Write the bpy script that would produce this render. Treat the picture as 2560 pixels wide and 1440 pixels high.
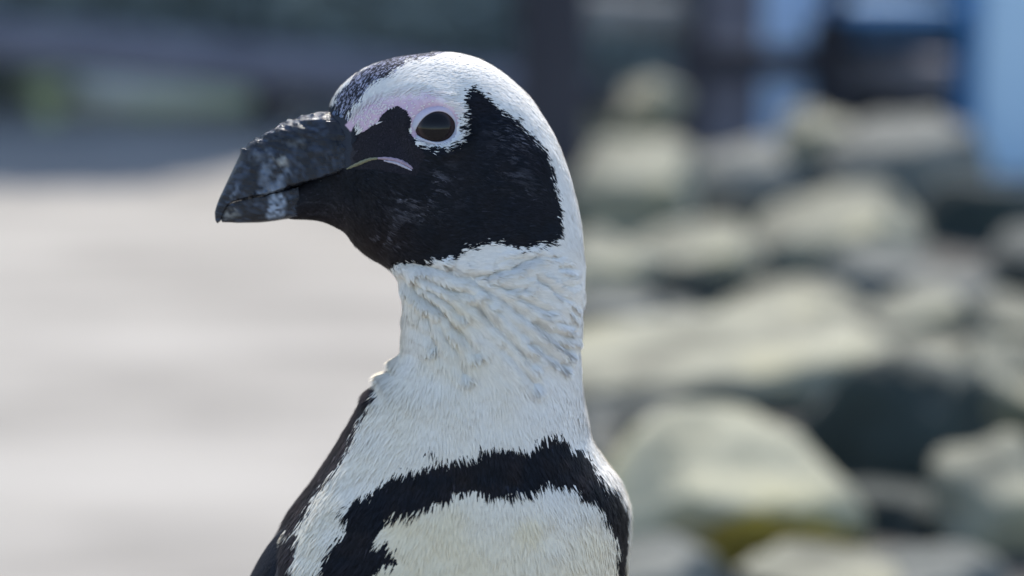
import bpy, bmesh, math, random
import numpy as np
from mathutils import Vector, Matrix, noise as mnoise

for o in list(bpy.data.objects):
    bpy.data.objects.remove(o)
scene = bpy.context.scene
COL = scene.collection
random.seed(7)
RNG = np.random.default_rng(11)

# ------------------------------------------------------------------ camera
PITCH = math.radians(10.0)
CAM_H = 0.58
FPX = 4777.0                 # focal length in photograph pixels (2560 wide)
DIST = 0.73                  # metres from lens to the bird
cam_data = bpy.data.cameras.new('camera')
cam = bpy.data.objects.new('camera', cam_data)
COL.objects.link(cam)
cam.location = (0, 0, CAM_H)
cam.rotation_euler = (math.radians(90) - PITCH, 0, 0)
cam_data.sensor_width = 36.0
cam_data.lens = 36.0 * FPX / 2560.0
cam_data.clip_start = 0.02
cam_data.clip_end = 800.0
cam_data.dof.use_dof = True
cam_data.dof.focus_distance = DIST - 0.022
cam_data.dof.aperture_fstop = 3.5
scene.camera = cam

# ------------------------------------------------------------------ sky, sun, exposure
SUN_EL = math.radians(52.0)
SUN_AZ = math.radians(5.0)      # 0 = straight ahead of the camera (+Y), negative = to its left
world = bpy.data.worlds.new('World')
scene.world = world
world.use_nodes = True
wn = world.node_tree
bg = wn.nodes['Background']
sky = wn.nodes.new('ShaderNodeTexSky')
sky.sky_type = 'NISHITA'
sky.sun_disc = False
sky.sun_elevation = SUN_EL
sky.sun_rotation = SUN_AZ
sky.air_density = 1.0
sky.dust_density = 0.7
sky.ozone_density = 1.0
wn.links.new(sky.outputs[0], bg.inputs[0])
bg.inputs[1].default_value = 0.15
sd = bpy.data.lights.new('sun', 'SUN')
sd.energy = 3.6
sd.angle = math.radians(0.53)
sd.color = (1.0, 0.95, 0.87)
sun = bpy.data.objects.new('sun', sd)
COL.objects.link(sun)
SDIR = Vector((math.sin(SUN_AZ) * math.cos(SUN_EL), math.cos(SUN_AZ) * math.cos(SUN_EL), math.sin(SUN_EL)))
sun.rotation_euler = SDIR.to_track_quat('Z', 'Y').to_euler()
sun.location = (0, 6, 8)
vs = scene.view_settings
vs.view_transform = 'Standard'
vs.look = 'None'
vs.gamma = 1.0
vs.use_curve_mapping = False
vs.exposure = 1.2
scene.cycles.use_denoising = True
scene.cycles.max_bounces = 8

# ------------------------------------------------------------------ helpers
CAMP = np.array([0, 0, CAM_H])
RGT = np.array([1.0, 0, 0])
UPV = np.array([0, math.sin(PITCH), math.cos(PITCH)])
FWD = np.array([0, math.cos(PITCH), -math.sin(PITCH)])

def ray_at(u, v, y):
    """world point on the sight line of photograph pixel (u, v) at world distance y in front of the camera"""
    d = FWD + RGT * (u - 1280) / FPX - UPV * (v - 720) / FPX
    return CAMP + d * (y / d[1])

def ground_y(v):
    a = PITCH + math.atan((v - 720) / FPX)
    return CAM_H / math.tan(a)

def tag(o, label=None, cat=None, group=None, kind=None):
    if label: o['label'] = label
    if cat: o['category'] = cat
    if group: o['group'] = group
    if kind: o['kind'] = kind
    return o

def empty(name, loc):
    o = bpy.data.objects.new(name, None)
    o.empty_display_size = 0.05
    COL.objects.link(o)
    o.location = loc
    return o

def link(name, me, mat, parent=None, smooth=True):
    if mat is not None:
        me.materials.append(mat)
    if smooth:
        me.polygons.foreach_set('use_smooth', np.ones(len(me.polygons), bool))
    o = bpy.data.objects.new(name, me)
    COL.objects.link(o)
    if parent is not None:
        o.parent = parent
    return o

def np_mesh(name, verts, faces):
    """faces: list of int arrays (n,3) / (n,4)"""
    me = bpy.data.meshes.new(name)
    verts = np.asarray(verts, np.float32)
    me.vertices.add(len(verts))
    me.vertices.foreach_set('co', verts.ravel())
    nl = sum(f.size for f in faces)
    nf = sum(len(f) for f in faces)
    me.loops.add(nl)
    me.loops.foreach_set('vertex_index', np.concatenate([f.ravel() for f in faces]).astype(np.int32))
    me.polygons.add(nf)
    starts, p = [], 0
    for f in faces:
        starts.append(p + np.arange(len(f)) * f.shape[1])
        p += f.size
    me.polygons.foreach_set('loop_start', np.concatenate(starts).astype(np.int32))
    me.update(calc_edges=True)
    me.validate()
    return me

def set_attr(me, name, arr, typ='FLOAT_COLOR'):
    a = me.attributes.new(name, typ, 'POINT')
    arr = np.asarray(arr, np.float32)
    if typ == 'FLOAT_COLOR':
        if arr.shape[1] == 3:
            arr = np.hstack([arr, np.ones((len(arr), 1), np.float32)])
        a.data.foreach_set('color', arr.ravel())
    else:
        a.data.foreach_set('vector', arr.ravel())

def _hash(ix, iy, iz, seed):
    h = (ix * 374761393 + iy * 668265263 + iz * 2147483647 + seed * 974634777) & 0xFFFFFFFF
    h = ((h ^ (h >> 13)) * 1274126177) & 0xFFFFFFFF
    h = h ^ (h >> 16)
    return (h & 0xFFFF) / 32767.5 - 1.0

def vnoise(p, seed=0):
    p = np.asarray(p, float)
    i = np.floor(p).astype(np.int64)
    f = p - i
    f = f * f * (3 - 2 * f)
    r = 0
    for dx in (0, 1):
        for dy in (0, 1):
            for dz in (0, 1):
                w = (f[:, 0] if dx else 1 - f[:, 0]) * (f[:, 1] if dy else 1 - f[:, 1]) * (f[:, 2] if dz else 1 - f[:, 2])
                r = r + w * _hash(i[:, 0] + dx, i[:, 1] + dy, i[:, 2] + dz, seed)
    return r

def in_poly(x, y, poly):
    c = np.zeros(len(x), bool)
    n = len(poly)
    for k in range(n):
        x0, y0 = poly[k]
        x1, y1 = poly[(k + 1) % n]
        if y0 == y1:
            continue
        m = (y0 > y) != (y1 > y)
        c ^= m & (x < (x1 - x0) * (y - y0) / (y1 - y0) + x0)
    return c

def dist_line(x, y, pts):
    d = np.full(len(x), 1e9)
    for (x0, y0), (x1, y1) in zip(pts[:-1], pts[1:]):
        dx, dy = x1 - x0, y1 - y0
        t = np.clip(((x - x0) * dx + (y - y0) * dy) / (dx * dx + dy * dy), 0, 1)
        d = np.minimum(d, np.hypot(x - x0 - t * dx, y - y0 - t * dy))
    return d

def catmull(P, t):
    """P (n,k), t in [0,n-1] -> interpolated"""
    P = np.asarray(P, float)
    n = len(P)
    i = np.clip(np.floor(t).astype(int), 0, n - 2)
    f = (t - i)[:, None]
    p0 = P[np.clip(i - 1, 0, n - 1)]; p1 = P[i]; p2 = P[i + 1]; p3 = P[np.clip(i + 2, 0, n - 1)]
    return 0.5 * (2 * p1 + (p2 - p0) * f + (2 * p0 - 5 * p1 + 4 * p2 - p3) * f ** 2 + (3 * p1 - p0 - 3 * p2 + p3) * f ** 3)

def grid_faces(rows, cols, closed=True):
    r = np.arange(rows - 1)[:, None]
    c = np.arange(cols if closed else cols - 1)[None, :]
    c2 = (c + 1) % cols
    a = r * cols + c; b = r * cols + c2; d = (r + 1) * cols + c; e = (r + 1) * cols + c2
    return np.stack([a, b, e, d], -1).reshape(-1, 4)

def vert_normals(verts, quads):
    a, b, c, d = (verts[quads[:, k]] for k in range(4))
    fn = np.cross(c - a, d - b)
    n = np.zeros_like(verts)
    for k in range(4):
        np.add.at(n, quads[:, k], fn)
    return n / np.maximum(np.linalg.norm(n, axis=1, keepdims=True), 1e-12)

# ------------------------------------------------------------------ materials
def new_mat(name):
    m = bpy.data.materials.new(name)
    m.use_nodes = True
    nt = m.node_tree
    return m, nt, nt.nodes['Principled BSDF'], nt.nodes['Material Output']

def noise_mat(name, c1, c2, scale=8, rough=0.8, bump=0.3, detail=8, bdist=0.01, c3=None, c3scale=3, c3pos=(0.6, 0.7), rand=0.0, stretch=None, spec=0.4):
    m, nt, b, out = new_mat(name)
    N, L = nt.nodes, nt.links
    tc = N.new('ShaderNodeTexCoord')
    src = tc.outputs['Object']
    if stretch:
        mp = N.new('ShaderNodeMapping'); mp.inputs['Scale'].default_value = stretch
        L.new(src, mp.inputs[0]); src = mp.outputs[0]
    n1 = N.new('ShaderNodeTexNoise'); n1.inputs['Scale'].default_value = scale; n1.inputs['Detail'].default_value = detail
    n1.inputs['Roughness'].default_value = 0.62
    L.new(src, n1.inputs['Vector'])
    r = N.new('ShaderNodeValToRGB')
    r.color_ramp.elements[0].position = 0.33; r.color_ramp.elements[1].position = 0.67
    r.color_ramp.elements[0].color = (*c1, 1); r.color_ramp.elements[1].color = (*c2, 1)
    L.new(n1.outputs[0], r.inputs[0])
    col = r.outputs[0]
    if c3:
        n3 = N.new('ShaderNodeTexNoise'); n3.inputs['Scale'].default_value = c3scale; n3.inputs['Detail'].default_value = 6
        L.new(src, n3.inputs['Vector'])
        r3 = N.new('ShaderNodeValToRGB'); r3.color_ramp.elements[0].position = c3pos[0]; r3.color_ramp.elements[1].position = c3pos[1]
        L.new(n3.outputs[0], r3.inputs[0])
        mx = N.new('ShaderNodeMix'); mx.data_type = 'RGBA'
        L.new(r3.outputs[0], mx.inputs[0]); L.new(col, mx.inputs[6]); mx.inputs[7].default_value = (*c3, 1)
        col = mx.outputs[2]
    if rand:
        oi = N.new('ShaderNodeObjectInfo')
        mr = N.new('ShaderNodeMapRange'); mr.inputs[3].default_value = 1 - rand; mr.inputs[4].default_value = 1 + rand
        L.new(oi.outputs['Random'], mr.inputs[0])
        hv = N.new('ShaderNodeHueSaturation')
        L.new(mr.outputs[0], hv.inputs['Value']); L.new(col, hv.inputs['Color'])
        col = hv.outputs[0]
    L.new(col, b.inputs['Base Color'])
    b.inputs['Roughness'].default_value = rough
    b.inputs['Specular IOR Level'].default_value = spec
    bp = N.new('ShaderNodeBump'); bp.inputs['Strength'].default_value = bump; bp.inputs['Distance'].default_value = bdist
    L.new(n1.outputs[0], bp.inputs['Height']); L.new(bp.outputs[0], b.inputs['Normal'])
    return m

def attr_mat(name, rough=0.6, spec=0.3, transl=0.0, nblend=None, bump=None, coat=0.0):
    m, nt, b, out = new_mat(name)
    N, L = nt.nodes, nt.links
    at = N.new('ShaderNodeAttribute'); at.attribute_name = 'col'
    L.new(at.outputs['Color'], b.inputs['Base Color'])
    b.inputs['Roughness'].default_value = rough
    b.inputs['Specular IOR Level'].default_value = spec
    b.inputs['Coat Weight'].default_value = coat
    b.inputs['Coat Roughness'].default_value = 0.15
    nrm = None
    if nblend is not None:
        sn = N.new('ShaderNodeAttribute'); sn.attribute_name = 'sn'
        ge = N.new('ShaderNodeNewGeometry')
        mx = N.new('ShaderNodeMix'); mx.data_type = 'VECTOR'; mx.inputs[0].default_value = nblend
        L.new(ge.outputs['Normal'], mx.inputs[4]); L.new(sn.outputs['Vector'], mx.inputs[5])
        nz = N.new('ShaderNodeVectorMath'); nz.operation = 'NORMALIZE'
        L.new(mx.outputs[1], nz.inputs[0])
        nrm = nz.outputs[0]
    if bump:
        tc = N.new('ShaderNodeTexCoord')
        mp = N.new('ShaderNodeMapping'); mp.inputs['Scale'].default_value = bump[2]
        L.new(tc.outputs['Object'], mp.inputs[0])
        n1 = N.new('ShaderNodeTexNoise'); n1.inputs['Scale'].default_value = bump[0]; n1.inputs['Detail'].default_value = 8
        n1.inputs['Roughness'].default_value = 0.65
        L.new(mp.outputs[0], n1.inputs['Vector'])
        bp = N.new('ShaderNodeBump'); bp.inputs['Strength'].default_value = bump[1]; bp.inputs['Distance'].default_value = bump[3]
        L.new(n1.outputs[0], bp.inputs['Height'])
        nrm = bp.outputs[0]
    if nrm is not None:
        L.new(nrm, b.inputs['Normal'])
    if transl > 0:
        tr = N.new('ShaderNodeBsdfTranslucent')
        L.new(at.outputs['Color'], tr.inputs[0])
        ms = N.new('ShaderNodeMixShader'); ms.inputs[0].default_value = transl
        L.new(b.outputs[0], ms.inputs[1]); L.new(tr.outputs[0], ms.inputs[2])
        L.new(ms.outputs[0], out.inputs['Surface'])
    return m

M_ground = noise_mat('pale_ground', (0.172, 0.161, 0.145), (0.238, 0.223, 0.20), scale=4.2, rough=0.95, bump=0.35, bdist=0.01,
                     c3=(0.27, 0.254, 0.23), c3scale=2.2, c3pos=(0.42, 0.68), spec=0.2, stretch=(0.55, 1.5, 1))
M_rock = noise_mat('pale_rock', (0.075, 0.073, 0.054), (0.27, 0.262, 0.195), scale=6, rough=0.9, bump=0.8, bdist=0.03,
                   c3=(0.20, 0.18, 0.10), c3scale=5, c3pos=(0.56, 0.75), rand=0.18)
M_rock_grey = noise_mat('grey_rock', (0.055, 0.058, 0.05), (0.16, 0.163, 0.145), scale=6, rough=0.9, bump=0.8, bdist=0.03, rand=0.15)
M_rock_dark = noise_mat('dark_rock_and_shade', (0.008, 0.013, 0.011), (0.024, 0.035, 0.031), scale=5, rough=0.85, bump=0.8, bdist=0.03, rand=0.15)  # dark stones, and stones whose colour carries the shade of gaps
M_rock_moss = noise_mat('mossy_pale_rock', (0.15, 0.148, 0.105), (0.35, 0.338, 0.25), scale=7, rough=0.92, bump=0.8, bdist=0.03, c3=(0.24, 0.225, 0.13), c3scale=7, c3pos=(0.5, 0.7))
M_lichen = noise_mat('lichen', (0.20, 0.15, 0.02), (0.34, 0.26, 0.05), scale=60, rough=0.95, bump=0.8, bdist=0.006)
M_darkwood = noise_mat('dark_timber', (0.012, 0.013, 0.02), (0.035, 0.034, 0.045), scale=9, rough=0.8, bump=0.4, stretch=(1, 1, 0.15))
M_wood = noise_mat('weathered_timber', (0.10, 0.097, 0.12), (0.18, 0.17, 0.20), scale=9, rough=0.85, bump=0.4, stretch=(0.15, 1, 1))
M_greywood = noise_mat('grey_timber', (0.12, 0.12, 0.12), (0.20, 0.20, 0.195), scale=9, rough=0.85, bump=0.4, stretch=(0.15, 1, 1))
M_log = noise_mat('mossy_bark', (0.52, 0.52, 0.46), (0.70, 0.69, 0.62), scale=14, rough=0.95, bump=0.8, bdist=0.02,
                  c3=(0.50, 0.53, 0.36), c3scale=4, c3pos=(0.5, 0.65))
M_blue = noise_mat('blue_paint', (0.035, 0.15, 0.33), (0.05, 0.19, 0.40), scale=5, rough=0.5, bump=0.1)
M_blue_shade = noise_mat('blue_paint_shade', (0.004, 0.03, 0.075), (0.006, 0.04, 0.095), scale=5, rough=0.5, bump=0.1)  # darker copy of the blue, the fascia's shade put into the colour
M_skyblue = noise_mat('sky_blue_paint', (0.36, 0.50, 0.72), (0.46, 0.60, 0.80), scale=5, rough=0.5, bump=0.1)
M_paleblue = noise_mat('pale_blue_paint', (0.32, 0.46, 0.60), (0.40, 0.54, 0.66), scale=5, rough=0.55, bump=0.1)
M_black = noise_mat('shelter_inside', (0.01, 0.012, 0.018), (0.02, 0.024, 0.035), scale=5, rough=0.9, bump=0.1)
M_leaf = noise_mat('dark_leaf', (0.035, 0.05, 0.042), (0.075, 0.095, 0.075), scale=6, rough=0.6, bump=0.0)
M_greyleaf = noise_mat('grey_leaf', (0.16, 0.19, 0.18), (0.28, 0.31, 0.29), scale=6, rough=0.7, bump=0.0)
M_bark = noise_mat('bark', (0.03, 0.026, 0.024), (0.07, 0.06, 0.055), scale=12, rough=0.9, bump=0.5)
M_weed = noise_mat('weed_leaf', (0.05, 0.12, 0.025), (0.09, 0.18, 0.04), scale=20, rough=0.55, bump=0.0)
M_moss = noise_mat('moss_leaf', (0.36, 0.39, 0.22), (0.52, 0.55, 0.34), scale=20, rough=0.8, bump=0.0)

# ------------------------------------------------------------------ ground
bm = bmesh.new()
bmesh.ops.create_grid(bm, x_segments=60, y_segments=60, size=300)
for vtx in bm.verts:
    r = math.hypot(vtx.co.x, vtx.co.y)
    vtx.co *= (r / 300) ** 1.6 if r > 0 else 1
    vtx.co.z = 0
me = bpy.data.meshes.new('ground'); bm.to_mesh(me); bm.free()
tag(link('ground', me, M_ground), kind='structure')

M_soil = noise_mat('dark_soil', (0.02, 0.02, 0.018), (0.06, 0.056, 0.048), scale=14, rough=0.95, bump=0.6, bdist=0.01)
bm = bmesh.new()
NS = 72
cx_, cy_ = 0.72, 2.9
vc = bm.verts.new((cx_, cy_, 0.03))
prev = [vc] * NS
for k in range(1, 9):
    ring = []
    for i in range(NS):
        a = 2 * math.pi * i / NS
        rr = (1 + 0.10 * mnoise.noise(Vector((math.cos(a) * 2, math.sin(a) * 2, 1.3)))) * k / 8
        x = cx_ + (0.66 + 0.10 * math.sin(a)) * rr * math.cos(a) + 0.22 * rr * math.sin(a)
        y = cy_ + 1.65 * rr * math.sin(a)
        z = 0.03 * (1 - (k / 8) ** 3) + 0.004 + 0.012 * mnoise.noise(Vector((x * 7, y * 7, 0))) * (1 - (k / 8) ** 4) - (0.01 if k == 8 else 0)
        ring.append(bm.verts.new((x, y, z)))
    for i in range(NS):
        j = (i + 1) % NS
        if k == 1: bm.faces.new((vc, ring[i], ring[j]))
        else: bm.faces.new((prev[i], ring[i], ring[j], prev[j]))
    prev = ring
me = bpy.data.meshes.new('soil_bed'); bm.to_mesh(me); bm.free()
tag(link('soil_bed', me, M_soil), kind='structure')

# ------------------------------------------------------------------ boxes and boards
def box_mesh(name, sx, sy, sz, bev=0.006, warp=0.0, seed=0):
    b = bmesh.new()
    bmesh.ops.create_cube(b, size=1)
    for q in b.verts:
        q.co.x *= sx; q.co.y *= sy; q.co.z *= sz
    bmesh.ops.bevel(b, geom=b.edges[:], offset=bev, segments=2, affect='EDGES')
    if warp:
        for q in b.verts:
            q.co += Vector(mnoise.noise_vector(q.co * 6 + Vector((seed * 3.1, 0, 0)))) * warp
    m = bpy.data.meshes.new(name); b.to_mesh(m); b.free()
    return m

def board(name, mat, parent, p0, p1, wid, thick, bev=0.006, rot=0.0, seed=0):
    """a straight timber from p0 to p1 (relative to parent)"""
    p0, p1 = Vector(p0), Vector(p1)
    d = p1 - p0
    L = d.length
    n = max(2, int(L / 0.12))
    b = bmesh.new()
    x = d.normalized()
    up = Vector((0, 0, 1)) if abs(x.z) < 0.9 else Vector((0, 1, 0))
    y = up.cross(x).normalized(); z = x.cross(y)
    rings = []
    for i in range(n + 1):
        c = p0 + d * (i / n)
        j = Vector(mnoise.noise_vector(c * 4 + Vector((seed, 0, 0)))) * 0.006
        ring = []
        for k in range(12):
            a = 2 * math.pi * k / 12 + 0.26
            ca, sa = math.cos(a), math.sin(a)
            sq = 1 / max(abs(ca), abs(sa)) ** 0.72
            ring.append(b.verts.new(c + j + y * ca * sq * thick / 2 + z * sa * sq * wid / 2))
        rings.append(ring)
    for r0, r1 in zip(rings[:-1], rings[1:]):
        for k in range(12):
            b.faces.new((r0[k], r0[(k + 1) % 12], r1[(k + 1) % 12], r1[k]))
    b.faces.new(rings[0][::-1]); b.faces.new(rings[-1])
    m = bpy.data.meshes.new(name); b.to_mesh(m); b.free()
    return link(name, m, mat, parent)

# ------------------------------------------------------------------ fence of dark posts and rails
def rel(p, root):
    return Vector(p) - root.location

pA = ray_at(1378, 560, 4.1); pA[2] = 0
pB = ray_at(1722, 430, 5.06); pB[2] = 0
pC = ray_at(2082, 410, 5.25); pC[2] = 0
fence = empty('timber_fence', tuple(pA))
tag(fence, 'low dark timber fence with thick end post and grey rail behind the rocks', 'fence')
for p, w in ((pA, 0.15), (pB, 0.078), (pC, 0.06)):
    board('post', M_darkwood, fence, rel((p[0], p[1], -0.05), fence), rel((p[0], p[1], 0.95), fence), w, w, seed=w * 50)
def rail(u0, v0, y0, u1, v1, y1, wid, th, mat, parent, sd_=0):
    return board('rail', mat, parent, rel(ray_at(u0, v0, y0), parent), rel(ray_at(u1, v1, y1), parent), wid, th, seed=sd_)
rail(1375, 24, 4.12, 1722, 34, 5.08, 0.085, 0.045, M_greywood, fence, 1)
rail(1722, 152, 5.10, 2082, 150, 5.27, 0.085, 0.035, M_darkwood, fence, 2)
rail(1375, 250, 4.12, 1722, 230, 5.08, 0.07, 0.035, M_darkwood, fence, 3)

# long low rail in the shade, left
pL = ray_at(640, 330, 6.2); pL[2] = 0
beam = empty('log_barrier', tuple(pL))
tag(beam, 'long purplish grey timber rail on short dark posts in the shade', 'barrier')
board('rail', M_wood, beam, rel(ray_at(-700, 25, 6.9), beam), rel(ray_at(1330, 235, 6.0), beam), 0.16, 0.12, seed=4)
for u in (-420, 655, 1270):
    t = (u + 700) / 2030
    q = ray_at(u, 25 + 210 * t, 6.9 - 0.9 * t)
    board('post', M_darkwood, beam, rel((q[0], q[1] + 0.10, -0.05), beam), rel((q[0], q[1] + 0.10, q[2] + 0.06), beam), 0.085, 0.085, seed=u)

# mossy log under the rail
lg = ray_at(330, 245, 6.55)
LZ = 0.1
log_root = empty('fallen_log', (lg[0], 6.75, 0))
tag(log_root, 'pale mossy log lying on the ground under the timber rail', 'log')
b = bmesh.new()
rings = []
for i in range(25):
    t = i / 24
    x = -0.36 + 0.74 * t
    rr = 0.095 * (1 - 0.22 * t) * (0.72 + 0.28 * min(1, 6 * min(t, 1 - t)))
    ring = []
    for k in range(20):
        a = 2 * math.pi * k / 20
        rad = rr * (1 + 0.12 * mnoise.noise(Vector((x * 6, math.cos(a) * 1.5, math.sin(a) * 1.5))))
        ring.append(b.verts.new((x, rad * math.cos(a), 0.09 + rad * math.sin(a) - 0.02 * t)))
    rings.append(ring)
for r0, r1 in zip(rings[:-1], rings[1:]):
    for k in range(20):
        b.faces.new((r0[k], r1[k], r1[(k + 1) % 20], r0[(k + 1) % 20]))
b.faces.new(rings[0]); b.faces.new(rings[-1][::-1])
m_ = bpy.data.meshes.new('trunk'); b.to_mesh(m_); b.free()
link('trunk', m_, M_log, log_root)
for (x, l) in ((-0.1, 0.12), (0.18, 0.1)):
    board('branch_stub', M_log, log_root, (x, 0, 0.12), (x + 0.03, -0.02, 0.12 + l), 0.04, 0.04)

# ------------------------------------------------------------------ blue painted shelter
def face_box(name, mat, parent, u0, u1, z0, z1, y0, y1, bev=0.008):
    ym = y0
    x0 = ray_at(u0, 300, ym)[0]; x1 = ray_at(u1, 300, ym)[0]
    m = box_mesh(name, x1 - x0, y1 - y0, z1 - z0, bev)
    o = link(name, m, mat, parent, smooth=False)
    o.location = Vector(((x0 + x1) / 2, (y0 + y1) / 2, (z0 + z1) / 2)) - parent.location
    return o
sh = empty('painted_shelter', (ray_at(2250, 400, 5.4)[0], 5.4, 0))
tag(sh, 'low blue painted timber shelter with pale blue posts and a dark opening', 'shelter')
face_box('post', M_paleblue, sh, 2450, 2900, 0, 0.95, 5.0, 5.22)
face_box('door_jamb', M_blue, sh, 2412, 2449, 0, 0.93, 5.03, 5.2)
face_box('post', M_skyblue, sh, 1905, 2040, 0, 0.62, 5.42, 5.6)
face_box('side_board', M_wood, sh, 1700, 1913, 0, 0.60, 5.45, 5.58)
face_box('roof_board', M_blue, sh, 2110, 2411, 0.405, 0.44, 5.08, 5.95, 0.006)
face_box('fascia', M_blue_shade, sh, 2130, 2405, 0.335, 0.403, 5.11, 5.15, 0.004)
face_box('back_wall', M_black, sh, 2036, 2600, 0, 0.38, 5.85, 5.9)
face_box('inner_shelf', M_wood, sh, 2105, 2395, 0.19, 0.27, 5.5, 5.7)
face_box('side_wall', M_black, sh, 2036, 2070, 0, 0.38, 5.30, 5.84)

# ------------------------------------------------------------------ boulders
def rock_mesh(name, sx, sy, sz, seed, cuts=9, rough=0.10, sub=4, kind='p'):
    rnd = random.Random(seed)
    b = bmesh.new()
    bmesh.ops.create_icosphere(b, subdivisions=sub, radius=1)
    planes = []
    def pl(x, y, z, d):
        planes.append((Vector((x, y, z)).normalized(), d))
    if kind == 'p':
        pl(rnd.uniform(-.5, .2), -.40, .85, rnd.uniform(.40, .50)); pl(rnd.uniform(-.3, .3), -1, -.2, .60); pl(rnd.choice((-1, 1)) * .9, -.35, .3, .62)
    elif kind == 'g':
        pl(rnd.uniform(-.4, .4), -.30, .85, .50); pl(rnd.uniform(-.4, .4), -1, rnd.uniform(-.1, .25), .52); pl(rnd.choice((-1, 1)) * .8, -.6, .2, .58)
    else:
        pl(-.45, -.85, .12, .50); pl(.55, -.80, .05, .50); pl(.1, .1, .9, .70)
    for _ in range(cuts):
        n = Vector((rnd.gauss(0, 1), rnd.gauss(0, 1), rnd.gauss(0, 0.9))).normalized()
        planes.append((n, rnd.uniform(0.58, 0.86)))
    off = Vector((seed * 1.7, seed * 0.9, 3.0))
    for q in b.verts:
        for n, d in planes:
            e = q.co.dot(n) - d
            if e > 0:
                q.co -= n * e * 0.94
        nrm = q.co.normalized()
        q.co += nrm * (rough * mnoise.noise(q.co * 1.7 + off) + rough * 0.45 * mnoise.noise(q.co * 4.5 + off) + rough * 0.2 * mnoise.noise(q.co * 11 + off))
        q.co.x *= sx; q.co.y *= sy; q.co.z *= sz
    m = bpy.data.meshes.new(name); b.to_mesh(m); b.free()
    return m

ROCKS = [
 # u, v centre, width, height px, y distance (None: from base), material, tilt, label
 (1595, 290, 250, 160, 4.3, 'p', -18, 'tilted pinkish grey stone leaning by the dark timber post'),
 (1600, 420, 300, 190, 4.45, 'd', 0, 'stone wedged under the tilted pinkish stone, coloured dark as a shaded gap'),  # dark colour stands for the shaded gap here
 (1605, 500, 320, 290, 3.67, 'p', 6, 'rounded pale green grey boulder at the foot of the fence'),
 (1855, 470, 400, 210, 4.07, 'g', -8, 'blue grey boulder in shade between fence post and shelter'),
 (2050, 345, 180, 150, 4.1, 'p', 10, 'small tan stone perched on top of the blue grey boulder'),
 (2275, 445, 390, 290, 3.97, 'g', 5, 'large smooth grey boulder in front of the shelter opening'),
 (1850, 570, 300, 150, 3.72, 'd', 0, 'stone in the hollow below the blue grey boulder, colour darkened for the shade there'),  # shade of the hollow put into the stone's colour
 (1520, 690, 290, 210, 3.03, 'p', 4, 'pale rounded stone touching the nape side of the rock row'),
 (1760, 668, 350, 190, 3.17, 'p', -6, 'pale cream boulder with sunlit top in the middle row'),
 (2095, 625, 460, 250, 3.22, 'p', -10, 'broad pale grey boulder with high sunlit crest in the middle row'),
 (1560, 812, 250, 170, 2.74, 'g', 0, 'grey green stone sitting just behind the long flat slab'),
 (1690, 822, 190, 150, 2.78, 'g', 12, 'small upright grey stone beside a dark crevice'),
 (1965, 800, 430, 140, 2.85, 'p', -5, 'flat pale stone lying along the back of the long slab'),
 (2190, 725, 280, 200, 2.98, 'g', 8, 'grey stone with a dark pocket under the broad pale boulder'),
 (2410, 770, 230, 180, 2.86, 'g', 0, 'pinkish grey stone below the black shaded gap'),
 (2530, 830, 210, 170, 2.7, 'p', 0, 'pale stone with a dark hollow near the green weed'),
 (1860, 950, 960, 215, 2.32, 'p', -2, 'long flat pale slab with yellowish top and brown underside'),
 (1545, 1060, 270, 190, 2.25, 'g', 8, 'grey stone tucked under the left end of the long slab'),
 (1770, 1160, 420, 210, 2.05, 'd', 0, 'stone filling the hollow under the long slab, with the slab shade put into its colour'),  # shade under the slab, painted as a dark stone
 (1850, 1290, 540, 440, 1.76, 'p', 14, 'big sunlit cream boulder with yellow lichen near its foot'),
 (2290, 1200, 450, 560, 1.94, 'd', 4, 'big dark greenish faceted boulder beside the lichen boulder'),
 (2520, 1010, 240, 330, 2.14, 'p', 14, 'tall pale boulder right beside the dark faceted boulder'),
 (2520, 1300, 300, 400, 1.74, 'p', -10, 'brownish pale boulder in front of the dark faceted boulder'),
 (2450, 615, 380, 300, 3.55, 'd', 0, 'boulder under the pale blue post, coloured black for the shade there'),  # deep shade below the post, given as black colour
 (2130, 1475, 460, 150, 1.62, 'p', 4, 'low pale stone at the foot of the dark faceted boulder'),
 (1500, 1200, 200, 280, 2.12, 'g', 0, 'grey stone standing next to the dark hollow'),
 (1640, 1480, 320, 190, 1.60, 'g', 0, 'grey stone lying against the foot of the lichen boulder'),
 (2350, 900, 260, 120, 2.5, 'p', 4, 'small pale stone resting at the right end of the long slab'),
 (2330, 1500, 360, 220, 1.60, 'g', 0, 'grey stone wedged between the low pale stone and the brownish boulder'),
 (1760, 760, 220, 150, 2.95, 'd', 0, 'small stone deep in the crevice of the middle row, its shade painted black'),  # shaded crevice filled by a stone painted black
 (2330, 800, 240, 150, 2.75, 'p', -8, 'small pale stone between the grey stone and the long slab'),
 (2270, 1400, 420, 300, 1.80, 'd', 0, 'dark stone at the foot of the big dark faceted boulder'),
 (2720, 700, 360, 300, 3.0, 'g', 0, 'grey boulder beyond the black shaded boulder'),
 (2760, 1100, 380, 480, 2.1, 'p', 0, 'pale boulder beyond the tall pale boulder'),
 (1440, 560, 200, 130, 3.75, 'd', 0, 'small dark stone against the foot of the thick fence post'),
]
MT = {'p': M_rock, 'g': M_rock_grey, 'd': M_rock_dark}
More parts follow.
